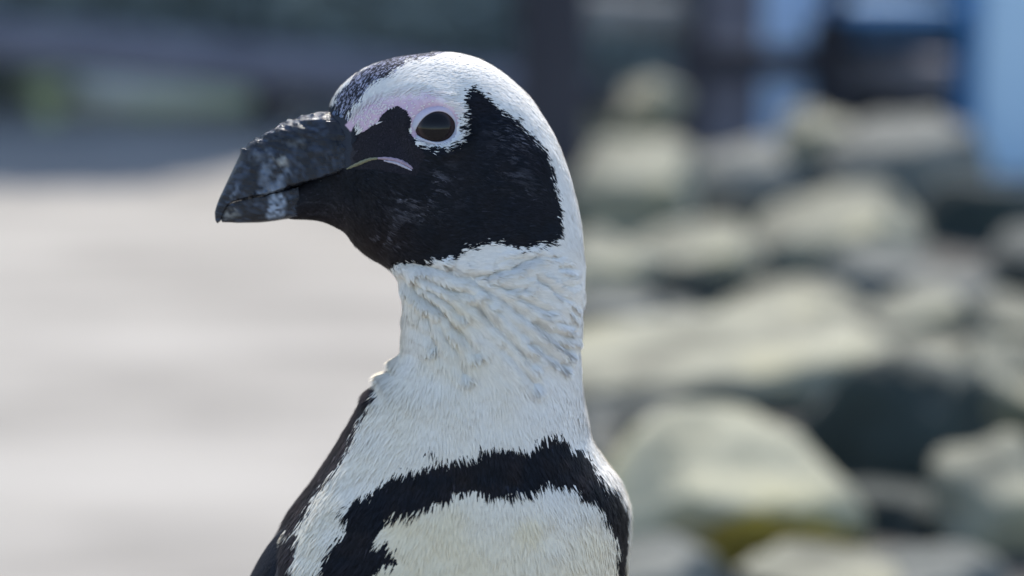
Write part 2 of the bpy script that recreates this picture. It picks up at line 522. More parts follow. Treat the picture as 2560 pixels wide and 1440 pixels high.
for i, (u, v, w, h, y, mt, tilt, lab) in enumerate(ROCKS):
    c = ray_at(u, v, y)
    kk_ = 1.42 if mt == 'd' else 1.30
    sx = w / FPX * y * 0.5 * kk_
    sz = h / FPX * y * 0.5 * kk_
    sy = (sx * 0.55 + sz * 0.55)
    # the stone reaches the ground or the stones below it
    low = c[2] - sz
    if low > 0.0 and i not in (0, 4):
        sz2 = (c[2] + sz) / 2
        c[2] = sz2 - 0.01
        sz = sz2
    c[1] += sy * 0.35
    m = rock_mesh('boulder', sx, sy, sz, 31 + i, cuts=9, rough=0.11, kind=mt)
    o = link('boulder', m, M_rock_moss if 'yellow lichen' in lab else MT[mt])
    o.location = c
    o.rotation_euler = (0, math.radians(tilt), 0)
    tag(o, lab, 'boulder', 'boulders piled beside the open ground')
    if 'yellow lichen' in lab:
        # crust of lichen following the boulder's face
        bl = bmesh.new(); bl.from_mesh(m)
        keep = []
        for f in bl.faces:
            q = f.calc_center_median()
            n = mnoise.noise(q * 22 + Vector((4.2, 1.0, 0)))
            e = ((q.x - sx * 0.36) / (sx * 0.55)) ** 2 + ((q.z + sz * 0.20) / (sz * 0.34)) ** 2
            if q.y < 0.2 * sy and e + n * 0.6 < 1.5:
                keep.append(f)
        ks = set(keep)
        bmesh.ops.delete(bl, geom=[f for f in bl.faces if f not in ks], context='FACES')
        for q in bl.verts:
            q.co += q.normal * 0.0035
        ml = bpy.data.meshes.new('lichen'); bl.to_mesh(ml); bl.free()
        link('lichen', ml, M_lichen, o)

# smaller broken stones that lie in the gaps
rs = random.Random(19)
SMALL = [rock_mesh('stone', 1, 0.9, 0.75, 400 + k, cuts=9, rough=0.13, sub=3, kind='pg'[k % 2]) for k in range(6)]
for m in SMALL[::2]: m.materials.append(M_rock)
for m in SMALL[1::2]: m.materials.append(M_rock_grey)
for m in SMALL: m.polygons.foreach_set('use_smooth', np.ones(len(m.polygons), bool))
for k in range(46):
    v_ = rs.uniform(520, 1440); y_ = ground_y(v_)
    u_ = rs.uniform(1520, 2650)
    p_ = ray_at(u_, v_, y_)
    o = bpy.data.objects.new('stone', SMALL[k % 6]); COL.objects.link(o)
    r_ = rs.uniform(0.022, 0.05) * (0.6 + 0.25 * y_)
    o.scale = (r_ * rs.uniform(0.8, 1.5), r_, r_ * rs.uniform(0.7, 1.1))
    o.location = (p_[0], p_[1], r_ * 0.45)
    o.rotation_euler = (rs.uniform(-.3, .3), rs.uniform(-.3, .3), rs.uniform(-.6, .6))
    tag(o, 'small broken stone lying in the gaps among the bigger boulders', 'stone', 'small stones among the boulders')

# ------------------------------------------------------------------ foliage
def leaf_cloud(name, mat, parent, n, fn, size, seed):
    r = np.random.default_rng(seed)
    c = fn(r, n)
    ax = r.normal(size=(n, 3)); ax /= np.linalg.norm(ax, axis=1, keepdims=True)
    t = r.normal(size=(n, 3)); t -= ax * (t * ax).sum(1, keepdims=True); t /= np.linalg.norm(t, axis=1, keepdims=True)
    s = size * r.uniform(0.6, 1.4, (n, 1))
    nn = np.cross(ax, t)
    P = np.stack([c - ax * s, c + t * s * 0.42 + nn * s * 0.1, c + ax * s, c - t * s * 0.42 + nn * s * 0.1], 1).reshape(-1, 3)
    me = np_mesh(name, P, [np.arange(4 * n).reshape(-1, 4)])
    return link(name, me, mat, parent, smooth=False)

SHRUBS = [(-4.3, 7.9, 1.1, 4.0), (-2.7, 7.8, 1.05, 3.8), (-1.25, 7.75, 1.0, 3.7), (0.15, 7.9, 0.95, 3.3), (1.5, 8.3, 0.9, 2.2), (2.9, 8.5, 0.95, 2.4), (4.4, 8.4, 1.0, 2.5)]
SHL = ['dark evergreen shrub past the far end of the timber rail', 'dark evergreen shrub behind the far half of the timber rail', 'dark evergreen shrub behind the mossy log',
       'dark evergreen shrub behind the thick fence post', 'dark evergreen shrub behind the two slim fence posts', 'dark evergreen shrub behind the blue shelter', 'dark evergreen shrub beyond the pale blue post']
for i, (x, y, r0, h) in enumerate(SHRUBS):
    root = empty('shrub', (x, y, 0))
    tag(root, SHL[i], 'shrub', 'shrubs along the back of the ground')
    def fn(r, n, r0=r0, h=h, i=i):
        d = r.normal(size=(n, 3)); d /= np.linalg.norm(d, axis=1, keepdims=True)
        rad = r.uniform(0.45, 1.0, n) ** 0.5
        lump = 1 + 0.22 * vnoise(d * 2.6 + i * 7.3, i)
        p = d * (rad * lump)[:, None] * np.array([r0, r0 * 0.8, h / 2]) + np.array([0, 0, h / 2])
        p[:, 2] = np.maximum(p[:, 2], 0.02)
        return p
    leaf_cloud('foliage', M_leaf, root, 34000 if h > 3 else 24000, fn, 0.09, 50 + i)
    for k in range(4):
        a = k * 1.6 + i
        board('stem', M_bark, root, (0.08 * math.cos(a), 0.08 * math.sin(a), -0.03), (0.45 * r0 * math.cos(a), 0.4 * r0 * math.sin(a), h * 0.62), 0.05, 0.05, seed=k + i)

for (px, y, r0, h, lab) in ((985, 7.05, 0.46, 0.62, 'low grey green bush between the timber rail and the thick fence post'), (180, 7.25, 0.75, 0.62, 'low grey green bush spreading behind the mossy log'),
                            (1560, 6.9, 0.30, 0.40, 'low grey green bush behind the grey rail of the fence')):
    q = ray_at(px, 200, y)
    root = empty('bush', (q[0], y, 0))
    tag(root, lab, 'bush', 'low bushes at the back')
    def fn(r, n, r0=r0, h=h):
        d = r.normal(size=(n, 3)); d /= np.linalg.norm(d, axis=1, keepdims=True)
        p = d * (r.uniform(0.5, 1.0, n) ** 0.5)[:, None] * np.array([r0, 0.24, h / 2]) * (1 + 0.18 * vnoise(d * 3 + px, 9))[:, None] + np.array([0, 0, h / 2])
        p[:, 2] = np.maximum(p[:, 2], 0.015)
        return p
    leaf_cloud('foliage', M_greyleaf, root, 6000, fn, 0.035, px)
    for k in range(3):
        board('stem', M_bark, root, (0.05 * (k - 1), 0, -0.02), (r0 * 0.5 * (k - 1), 0, h * 0.6), 0.02, 0.02, seed=k)

def tuft(name, loc, n, h, spread, mat, label, seed, wid=0.012):
    root = empty(name, loc)
    tag(root, label, 'plant')
    r = random.Random(seed)
    b = bmesh.new()
    for k in range(n):
        a = r.uniform(0, 6.28); l = h * r.uniform(0.6, 1.1); o = spread * r.uniform(0.3, 1)
        d = Vector((math.cos(a), math.sin(a), 0)); s = Vector((-d.y, d.x, 0)) * wid * r.uniform(0.7, 1.3)
        pts = [Vector((0, 0, -0.01)) + d * 0.2 * o, d * o * 0.5 + Vector((0, 0, l * 0.6)), d * o + Vector((0, 0, l))]
        vv = [b.verts.new(pts[0] - s * 0.5), b.verts.new(pts[0] + s * 0.5), b.verts.new(pts[1] + s), b.verts.new(pts[2]), b.verts.new(pts[1] - s)]
        b.faces.new((vv[0], vv[1], vv[2], vv[4])); b.faces.new((vv[4], vv[2], vv[3]))
    m = bpy.data.meshes.new('leaves'); b.to_mesh(m); b.free()
    link('leaves', m, mat, root, smooth=False)
    return root
q = ray_at(130, 300, 6.55)
tuft('moss_plant', (q[0], 6.52, 0), 260, 0.17, 0.13, M_moss, 'yellowish green leafy clump at the end of the mossy log', 3)
q = ray_at(2566, 960, 2.25)
tuft('weed', (q[0], 2.0, 0.0), 60, 0.16, 0.05, M_weed, 'bright green weed growing between the pale stones', 5)

# ================================================================== the penguin
S = DIST / FPX                       # metres per photograph pixel at the bird
ORG = CAMP + FWD * DIST
def l2w(p):
    """local (u, v, w) in photograph pixels, w toward the camera -> world"""
    p = np.asarray(p, float)
    x = (p[:, 0] - 1280) * S; y = -(p[:, 1] - 720) * S; z = p[:, 2] * S
    return ORG + x[:, None] * RGT + y[:, None] * UPV - z[:, None] * FWD
def dir2w(d):
    return d[:, :1] * RGT - d[:, 1:2] * UPV - d[:, 2:] * FWD
def proj(p):
    k = DIST / (DIST - p[:, 2] * S)
    return 1280 + (p[:, 0] - 1280) * k, 720 + (p[:, 1] - 720) * k

# sections: outer (crown, nape, far shoulder) u v | inner (chin, throat, back) u v | half thickness | centre depth
SEC = np.array([
 (712, 484, 708, 545, 16, 0), (740, 462, 732, 546, 30, 0), (780, 430, 764, 546, 38, 0), (806, 360, 792, 549, 42, 0), (819, 290, 817, 556, 46, 0),
 (836, 246, 838, 566, 56, 0), (866, 208, 860, 580, 74, 0), (912, 174, 882, 604, 102, 0), (967, 152, 902, 624, 128, 0),
 (1032, 140, 924, 642, 150, 0), (1102, 134, 945, 656, 164, 0), (1172, 143, 962, 668, 175, 0), (1236, 172, 976, 679, 182, 0),
 (1300, 222, 986, 690, 187, 0), (1350, 282, 994, 702, 190, 0), (1391, 352, 999, 716, 192, 0), (1420, 430, 1002, 735, 193, 0),
 (1442, 515, 1004, 760, 194, 0), (1456, 600, 1005, 790, 195, 0), (1459, 680, 1005, 822, 197, 0), (1457, 760, 1004, 858, 200, 0),
 (1452, 850, 999, 888, 206, -4), (1453, 930, 975, 925, 220, -14), (1463, 1020, 917, 985, 245, -30), (1478, 1095, 870, 1060, 274, -50),
 (1505, 1145, 822, 1140, 304, -70), (1545, 1200, 772, 1212, 334, -90), (1571, 1260, 720, 1283, 360, -105), (1579, 1335, 674, 1350, 384, -120),
 (1575, 1440, 627, 1440, 410, -135), (1590, 1650, 545, 1650, 450, -190), (1640, 2000, 470, 2000, 500, -260), (1680, 2500, 440, 2500, 530, -350),
 (1640, 2950, 500, 2950, 500, -430), (1500, 3250, 640, 3250, 390, -480), (1300, 3400, 840, 3400, 200, -510)], float)
NT = 4000
tt = np.linspace(0, len(SEC) - 1, NT)
fine = catmull(SEC, tt)
stepl = np.maximum(np.hypot(*np.diff(fine[:, 0:2], axis=0).T), np.hypot(*np.diff(fine[:, 2:4], axis=0).T))
mid_v = 0.5 * (fine[:-1, 1] + fine[:-1, 3])
want = np.where(mid_v < 1400, 5.0, np.clip(5.0 + (mid_v - 1400) * 0.25, 5, 45))
acc = np.concatenate([[0], np.cumsum(stepl / want)])
NR = int(acc[-1]) + 1
rows = catmull(SEC, np.interp(np.linspace(0, acc[-1], NR), acc, tt))
NC = 256
th = np.linspace(0, 2 * math.pi, NC, endpoint=False)
ct, st = np.cos(th), np.sin(th)
EX = 2.0 / 2.25
ce = np.sign(ct) * np.abs(ct) ** EX; se = np.sign(st) * np.abs(st) ** EX
cu = (rows[:, 0] + rows[:, 2]) / 2; cv = (rows[:, 1] + rows[:, 3]) / 2
hu = (rows[:, 0] - rows[:, 2]) / 2; hv = (rows[:, 1] - rows[:, 3]) / 2
BV = np.stack([cu[:, None] + hu[:, None] * ce, cv[:, None] + hv[:, None] * ce, rows[:, 5][:, None] + rows[:, 4][:, None] * se], -1).reshape(-1, 3)
BQ = grid_faces(NR, NC)
# local frame for cross products: (u, -v, w)
def flip(p):
    q = p.copy(); q[:, 1] *= -1; return q
BN = vert_normals(flip(BV), BQ)
if (BN[:, 2] * (BV[:, 2] - np.repeat(rows[:, 5], NC))).sum() < 0:
    BQ = BQ[:, ::-1]; BN = -BN
# --- relief
PU, PV = proj(np.column_stack([BV[:, 0], BV[:, 1], np.abs(BV[:, 2])]))
front = np.clip(np.abs(BN[:, 2]) * 1.6, 0, 1)
disp = np.zeros(len(BV))
GROOVES = [
 ([(997, 693), (1041, 729), (1093, 769), (1142, 822), (1182, 874)], 9, 9),
 ([(1033, 705), (1081, 729), (1126, 761), (1150, 785)], 7, 7),
 ([(985, 655), (1030, 662), (1081, 668), (1142, 684), (1206, 690), (1270, 668), (1340, 640)], 9, 9),
 ([(1121, 677), (1174, 701), (1230, 737), (1303, 785), (1383, 838), (1425, 868)], 8, 9),
 ([(1182, 757), (1222, 802), (1283, 858), (1323, 902)], 8, 9),
 ([(1206, 700), (1262, 724), (1315, 722)], 6, 7),
 ([(1327, 797), (1363, 818), (1423, 842), (1452, 838)], 8, 6),
 ([(1319, 854), (1363, 878), (1408, 910)], 6, 7),
 ([(1383, 668), (1440, 666)], 5, 5), ([(1359, 636), (1385, 638)], 5, 5), ([(1385, 712), (1435, 714)], 5, 5), ([(1363, 723), (1390, 728)], 4, 5),
 ([(1411, 757), (1445, 785)], 5, 5), ([(1387, 800), (1445, 812)], 5, 5), ([(1230, 660), (1300, 640)], 5, 7),
 ([(1050, 690), (1110, 715), (1180, 735)], 5, 7), ([(1240, 770), (1310, 830), (1380, 890)], 5, 8), ([(1095, 800), (1140, 870), (1160, 930)], 4, 10),
 ([(1290, 745), (1370, 775)], 5, 6), ([(1330, 690), (1400, 740), (1450, 760)], 5, 6), ([(1060, 790), (1085, 860)], 4, 9), ([(1250, 860), (1330, 950)], 4, 10),
]
gv = vnoise(np.column_stack([PU / 30, PV / 30, PU * 0]), 4)
for pts, amp, sig in GROOVES:
    jx = vnoise(np.column_stack([PU / 40, PV / 40, PU * 0]), 3) * 6
    d = dist_line(PU + jx, PV + jx * 0.6, pts)
    disp += front * 1.75 * (-amp * np.exp(-(d / sig) ** 2) + 0.30 * amp * np.exp(-((d - 2.0 * sig) / (1.2 * sig)) ** 2)) * (0.75 + 0.6 * gv)
# stretched folds over the neck
neckm = np.exp(-((PV - 790) / 130) ** 2) * np.clip((PU - 980) / 80, 0, 1)
a_ = math.radians(33)
fu = PU * math.cos(a_) + PV * math.sin(a_); fv = -PU * math.sin(a_) + PV * math.cos(a_)
disp += 4.5 * neckm * vnoise(np.column_stack([fu / 120, fv / 20, BV[:, 2] / 120]), 5)
disp += 2.2 * vnoise(np.column_stack([PU / 55, PV / 55, BV[:, 2] / 55]), 6) * np.clip((PV - 150) / 100, 0.3, 1)
# eye hollow
EYE = (1090.0, 318.0)
de = np.hypot((PU - EYE[0]) / 1.15, (PV - EYE[1]))
disp += front * (-34 * np.exp(-(de / 42) ** 4) + 5 * np.exp(-((de - 66) / 16) ** 2))
# brow and lore relief
disp += front * (6 * np.exp(-(dist_line(PU, PV, [(905, 300), (960, 250), (1040, 228), (1110, 240)]) / 30) ** 2) - 5 * np.exp(-(np.hypot(PU - 985, PV - 350) / 45) ** 2))
# white tufts at the root of the neck
for (tu, tv, am, sg) in ((985, 903, 13, 16), (962, 946, 12, 17), (935, 990, 6, 18)):
    disp += am * np.exp(-((np.hypot(BV[:, 0] - tu, BV[:, 1] - tv)) / sg) ** 2)
BV = BV + np.column_stack([BN[:, 0], -BN[:, 1], BN[:, 2]]) * disp[:, None]
BN = vert_normals(flip(BV), BQ)

# --- markings, as areas of the bird's own side (local pixels)
P_FACE = [(1165, 212), (1195, 232), (1230, 265), (1290, 300), (1320, 335), (1358, 370), (1373, 430), (1386, 480), (1390, 540), (1390, 585), (1378, 605), (1330, 612), (1290, 622),
          (1240, 610), (1215, 604), (1180, 618), (1150, 626), (1140, 643), (1070, 645), (1055, 660), (1010, 652), (975, 664), (920, 660), (870, 610), (840, 585), (790, 565), (700, 560), (690, 470),
          (800, 440), (885, 412), (888, 350), (897, 337), (912, 332), (925, 318), (943, 309), (955, 288), (973, 275), (990, 268), (1010, 279), (1021, 298), (1019, 330),
          (1035, 358), (1070, 370), (1110, 372), (1138, 358), (1150, 330), (1149, 300), (1147, 270), (1150, 240)]
P_LORE = [(880, 345), (897, 337), (912, 332), (925, 318), (943, 309), (955, 288), (973, 275), (990, 268), (1010, 279), (1021, 298), (1019, 330), (1035, 360), (1060, 385), (1048, 400), (1035, 440), (930, 425), (875, 425)]
P_PINK = [(862, 312), (876, 296), (892, 276), (918, 255), (945, 240), (990, 226), (1045, 220), (1090, 226), (1125, 245), (1142, 268), (1146, 300), (1140, 340), (1120, 356), (1086, 362), (1050, 356), (1024, 340), (1021, 298), (1010, 279),
          (990, 268), (973, 275), (955, 288), (943, 309), (925, 318), (912, 332), (897, 337), (872, 326)]
P_CROWN = [(846, 300), (870, 302), (893, 267), (915, 236), (942, 213), (985, 186), (1008, 164), (1042, 156), (1095, 142), (1110, 120), (960, 130), (880, 190), (836, 250), (826, 285)]
P_CROWN2 = [(1095, 152), (1125, 140), (1160, 136), (1130, 152)]
P_BAND = [(765, 2700), (780, 2000), (799, 1440), (827, 1364), (876, 1315), (868, 1266), (901, 1238), (945, 1205), (990, 1173), (1047, 1152), (1128, 1128), (1185, 1120), (1201, 1096), (1250, 1100), (1311, 1104), (1352, 1079),
          (1372, 1063), (1417, 1088), (1421, 1120), (1445, 1104), (1465, 1136), (1486, 1177), (1502, 1201), (1522, 1197), (1547, 1234), (1565, 1266), (1569, 1327), (1571, 1388), (1563, 1440), (1580, 2000), (1560, 2700),
          (1500, 2700), (1545, 2000), (1549, 1440), (1538, 1400), (1545, 1348), (1528, 1303), (1502, 1270), (1478, 1238), (1453, 1234), (1425, 1197), (1388, 1201), (1364, 1185), (1331, 1213), (1250, 1217), (1169, 1209),
          (1108, 1230), (1055, 1262), (990, 1274), (966, 1319), (949, 1347), (966, 1345), (1000, 1345), (1006, 1390), (975, 1392), (957, 1420), (949, 1440), (930, 2000), (900, 2700)]
P_BACK = [(990, 905), (980, 920), (965, 938), (948, 965), (932, 1005), (907, 1045), (892, 1085), (880, 1112), (850, 1166), (815, 1200), (790, 1245), (764, 1290), (757, 1320), (757, 1345), (745, 1360), (742, 1400), (753, 1440),
          (740, 1800), (700, 2700), (700, 3400), (-300, 3400), (-300, 880)]
BLACK = np.array([0.006, 0.0075, 0.012]); BROWN = np.array([0.022, 0.016, 0.016]); WHITE = np.array([0.82, 0.79, 0.745])
CREAM = np.array([0.82, 0.72, 0.53]); PINK = np.array([0.50, 0.36, 0.44]); LORE = np.array([0.015, 0.013, 0.018]); GREYC = np.array([0.035, 0.035, 0.045])
def markings(p, jit=0.0, rng=None):
    """p local positions -> colour (n,3), bare-skin mask, lore mask, dark mask"""
    n = len(p)
    w = p[:, 2]
    u, v = proj(np.column_stack([p[:, 0], p[:, 1], np.abs(w)]))
    # the far side of the trunk mirrors the near side about the middle of the chest
    row_c = np.interp(p[:, 1], cv[NR // 3:], cu[NR // 3:]); row_a = np.interp(p[:, 1], cv[NR // 3:], np.abs(hu[NR // 3:])); row_w = np.interp(p[:, 1], cv[NR // 3:], rows[NR // 3:, 5])
    row_b = np.interp(p[:, 1], cv[NR // 3:], rows[NR // 3:, 4])
    al = np.arctan2((p[:, 0] - row_c) / row_a, (w - row_w) / row_b)
    far = (p[:, 1] > 960) & ((al > math.pi / 2) | (al < -math.pi / 2))
    al2 = math.radians(48) - np.where(al < 0, al + 2 * math.pi, al)
    um, vm = proj(np.column_stack([row_c + row_a * np.sin(al2), p[:, 1], row_w + row_b * np.cos(al2)]))
    u = np.where(far, np.where(al2 < -math.pi / 2, -100, um), u); v = np.where(far, p[:, 1], v)
    q = np.column_stack([u / 14, v / 14, w / 60])
    ju = vnoise(q, 21) * 5 + vnoise(q * 0.4, 22) * 3; jv = vnoise(q, 23) * 5
    ju0, jv0 = ju, jv
    if rng is not None and jit:
        ju = ju + rng.normal(0, jit, n); jv = jv + rng.normal(0, jit, n)
    U, V = u + ju, v + jv
    col = np.tile(WHITE, (n, 1))
    cream = np.clip((v - 1190) / 140, 0, 1) * np.clip((u - 880) / 120, 0.12, 1) * (0.80 + 0.4 * vnoise(np.column_stack([u / 120, v / 90, w / 120]), 31)) + 0.42 * np.clip((v - 640) / 120, 0, 1) * np.clip((1400 - u) / 220, 0.1, 1) * (1 + 0.45 * vnoise(np.column_stack([u / 60, v / 60, w / 60]), 32))
    cream += 0.5 * np.exp(-(np.hypot(u - 1315, v - 1300) / 30) ** 2) + 0.35 * np.exp(-(np.hypot(u - 1150, v - 1410) / 50) ** 2)
    cream = np.clip(cream, 0, 1)[:, None]
    col = col * (1 - cream) + CREAM * cream
    back = in_poly(U, V, P_BACK) & (np.hypot((U - 724) * 1.3 + (V - 1318) * 0.4, V - 1318) > 14) & (np.hypot(u - 985, v - 903) > 20) & (np.hypot(u - 962, v - 946) > 18)
    band = in_poly(U, V, P_BAND) | (np.hypot(U - 1083, V - 1112) < 9)
    fz = (u < 1032) & (v < 352)
    face = in_poly(np.where(fz, u + ju0 * 0.3, U), np.where(fz, v + jv0 * 0.3, V), P_FACE)
    crown = (in_poly(U, V, P_CROWN) | in_poly(U, V, P_CROWN2))
    pink = in_poly(u + ju0 * 0.3, v + jv0 * 0.3, P_PINK) & (v < 420)
    lore = in_poly(u + ju0 * 0.3, v + jv0 * 0.3, P_LORE)
    br = np.clip(0.35 + 0.6 * vnoise(np.column_stack([u / 40, v / 30, w / 40]), 41), 0, 1)[:, None]
    br_back = np.clip(0.75 + 0.5 * vnoise(np.column_stack([u / 25, v / 25, w / 25]), 42), 0, 1.4)[:, None]
    chin = np.clip((v - 480) / 120, 0, 1)[:, None] * np.clip((1050 - u) / 150, 0, 1)[:, None]
    col = np.where(back[:, None], BLACK + (BROWN * 1.9 - BLACK) * br_back, col)  # feather brown, raised to carry the back's sunlit sheen in the colour
    col = np.where(band[:, None], BLACK + (BROWN * 0.8 - BLACK) * br * 0.8, col)
    col = np.where(crown[:, None], GREYC, col)
    under = (u < 884) & (v > np.interp(u, [700, 818, 845, 872, 900], [200, 280, 288, 305, 330])) & (v < 440)
    col = np.where(under[:, None], np.array([0.016, 0.02, 0.03]), col)
    col = np.where(face[:, None], BLACK + (BROWN - BLACK) * np.maximum(br * 0.3, chin * 0.9), col)
    pk = PINK + (WHITE - PINK) * np.clip((258 - v) / 60 + 0.22 * vnoise(q, 44) + 0.15 * vnoise(q * 3, 45) + np.clip((u - 1085) / 90, 0, 0.5), 0, 0.8)[:, None]
    col = np.where(pink[:, None], pk, col)
    col = np.where((lore & ~pink)[:, None], LORE, col)
    dark = back | band | face | crown
    return col, pink, lore & ~pink, dark, crown, u, v

bcol, bpink, blore, bdark, bcrown, _, _ = markings(BV)
PBASE = l2w(np.array([[1090.0, 3400.0, -510.0]]))[0]; PBASE[2] = 0.0
peng = empty('penguin', tuple(PBASE))
tag(peng, 'black and white penguin standing upright with its head turned to show one side', 'penguin')
M_skin = attr_mat('penguin_skin', rough=0.6, spec=0.25, bump=(900, 0.7, (1, 1, 1), 0.0004))
M_plume = attr_mat('plumage', rough=0.55, spec=0.14, transl=0.27, nblend=0.74)
M_flip = attr_mat('flipper_skin', rough=0.75, spec=0.08, bump=(650, 1.0, (1, 1, 0.5), 0.0012))
M_bill = attr_mat('horn', rough=0.24, spec=0.36, bump=(480, 1.0, (0.3, 1, 1), 0.0011))
M_eye = attr_mat('eye', rough=0.02, spec=0.2)
M_lid = attr_mat('eyelid', rough=0.55, spec=0.4, bump=(1500, 0.3, (1, 1, 1), 0.0003))

capa = len(BV); capb = capa + 1
verts = np.vstack([BV, BV[:NC].mean(0), BV[-NC:].mean(0)])
i0 = np.arange(NC); i1 = (i0 + 1) % NC
capf = np.concatenate([np.stack([i1, i0, np.full(NC, capa)], 1), np.stack([(NR - 1) * NC + i0, (NR - 1) * NC + i1, np.full(NC, capb)], 1)])
me = np_mesh('body', l2w(verts) - PBASE, [BQ, capf])
set_attr(me, 'col', np.vstack([bcol, BLACK, BLACK]))
body = link('body', me, M_skin, peng)

# --- look-up of a point on the near side of the head
FU, FV = proj(BV)
near = (BV[:, 2] > 0) & (BV[:, 1] < 1500)
NI = np.where(near)[0]
def surf(u, v, lift=0.0, side=1):
    d = (FU[NI] - u) ** 2 + (FV[NI] - v) ** 2
    k = NI[np.argsort(d)[:3]]
    p = BV[k].mean(0)
    n = BN[k].mean(0); n /= np.linalg.norm(n)
    sc = (DIST - p[2] * S) / DIST
    p = np.array([1280 + (u - 1280) * sc, 720 + (v - 720) * sc, p[2]])
    p = p + np.array([n[0], -n[1], n[2]]) * lift
    if side < 0:
        p[2] *= -1; n = n * np.array([1, 1, -1])
    return p, n

OPEN = [(1039, 331), (1048, 310), (1062, 293), (1080, 282), (1098, 279), (1116, 284), (1130, 296), (1137, 312), (1134, 330), (1122, 345), (1104, 353), (1086, 354), (1066, 349), (1050, 341)]
OUTR = [(1025, 333), (1029, 304), (1044, 282), (1068, 268), (1098, 264), (1124, 269), (1143, 286), (1150, 312), (1147, 337), (1131, 355), (1107, 364), (1085, 365), (1059, 358), (1037, 347)]
# --- plumage
CTRL = np.array([(870, 250, .6, -.8), (1000, 180, .9, -.35), (1150, 180, 1, 0), (1280, 260, .85, .5), (1380, 400, .6, .8), (1430, 560, .5, .85), (1200, 330, 1, .12), (1300, 430, 1, .25),
 (1350, 570, 1, .05), (1100, 450, 1, .3), (1000, 500, 1, .35), (800, 520, 1, .1), (900, 590, .85, .45), (1000, 630, .95, .3), (1150, 610, 1, -.1), (1020, 760, .15, 1), (1080, 720, .7, .7), (1250, 690, .97, .2),
 (1400, 690, 1, .08), (1400, 850, .8, .55), (1250, 850, .65, .75), (1100, 900, .1, 1), (1020, 950, -.2, 1), (1200, 1050, .1, 1), (1400, 1050, .35, 1), (950, 1050, -.5, .9), (850, 1200, -.6, .8), (800, 1400, -.45, .9),
 (1000, 1250, -.35, .95), (1200, 1300, 0, 1), (1400, 1250, .3, 1), (1530, 1300, .35, 1), (900, 1380, -.5, .9), (680, 1400, -.3, 1), (1100, 2200, 0, 1), (700, 2200, 0, 1), (1500, 2200, 0, 1), (1150, 250, 1, .05), (1240, 540, 1, .1)])
def field(u, v):
    d2 = (u[:, None] - CTRL[:, 0]) ** 2 + (v[:, None] - CTRL[:, 1]) ** 2 + 60
    w = d2 ** -1.7
    d = (w[:, :, None] * CTRL[None, :, 2:]).sum(1)
    return d / np.linalg.norm(d, axis=1, keepdims=True)

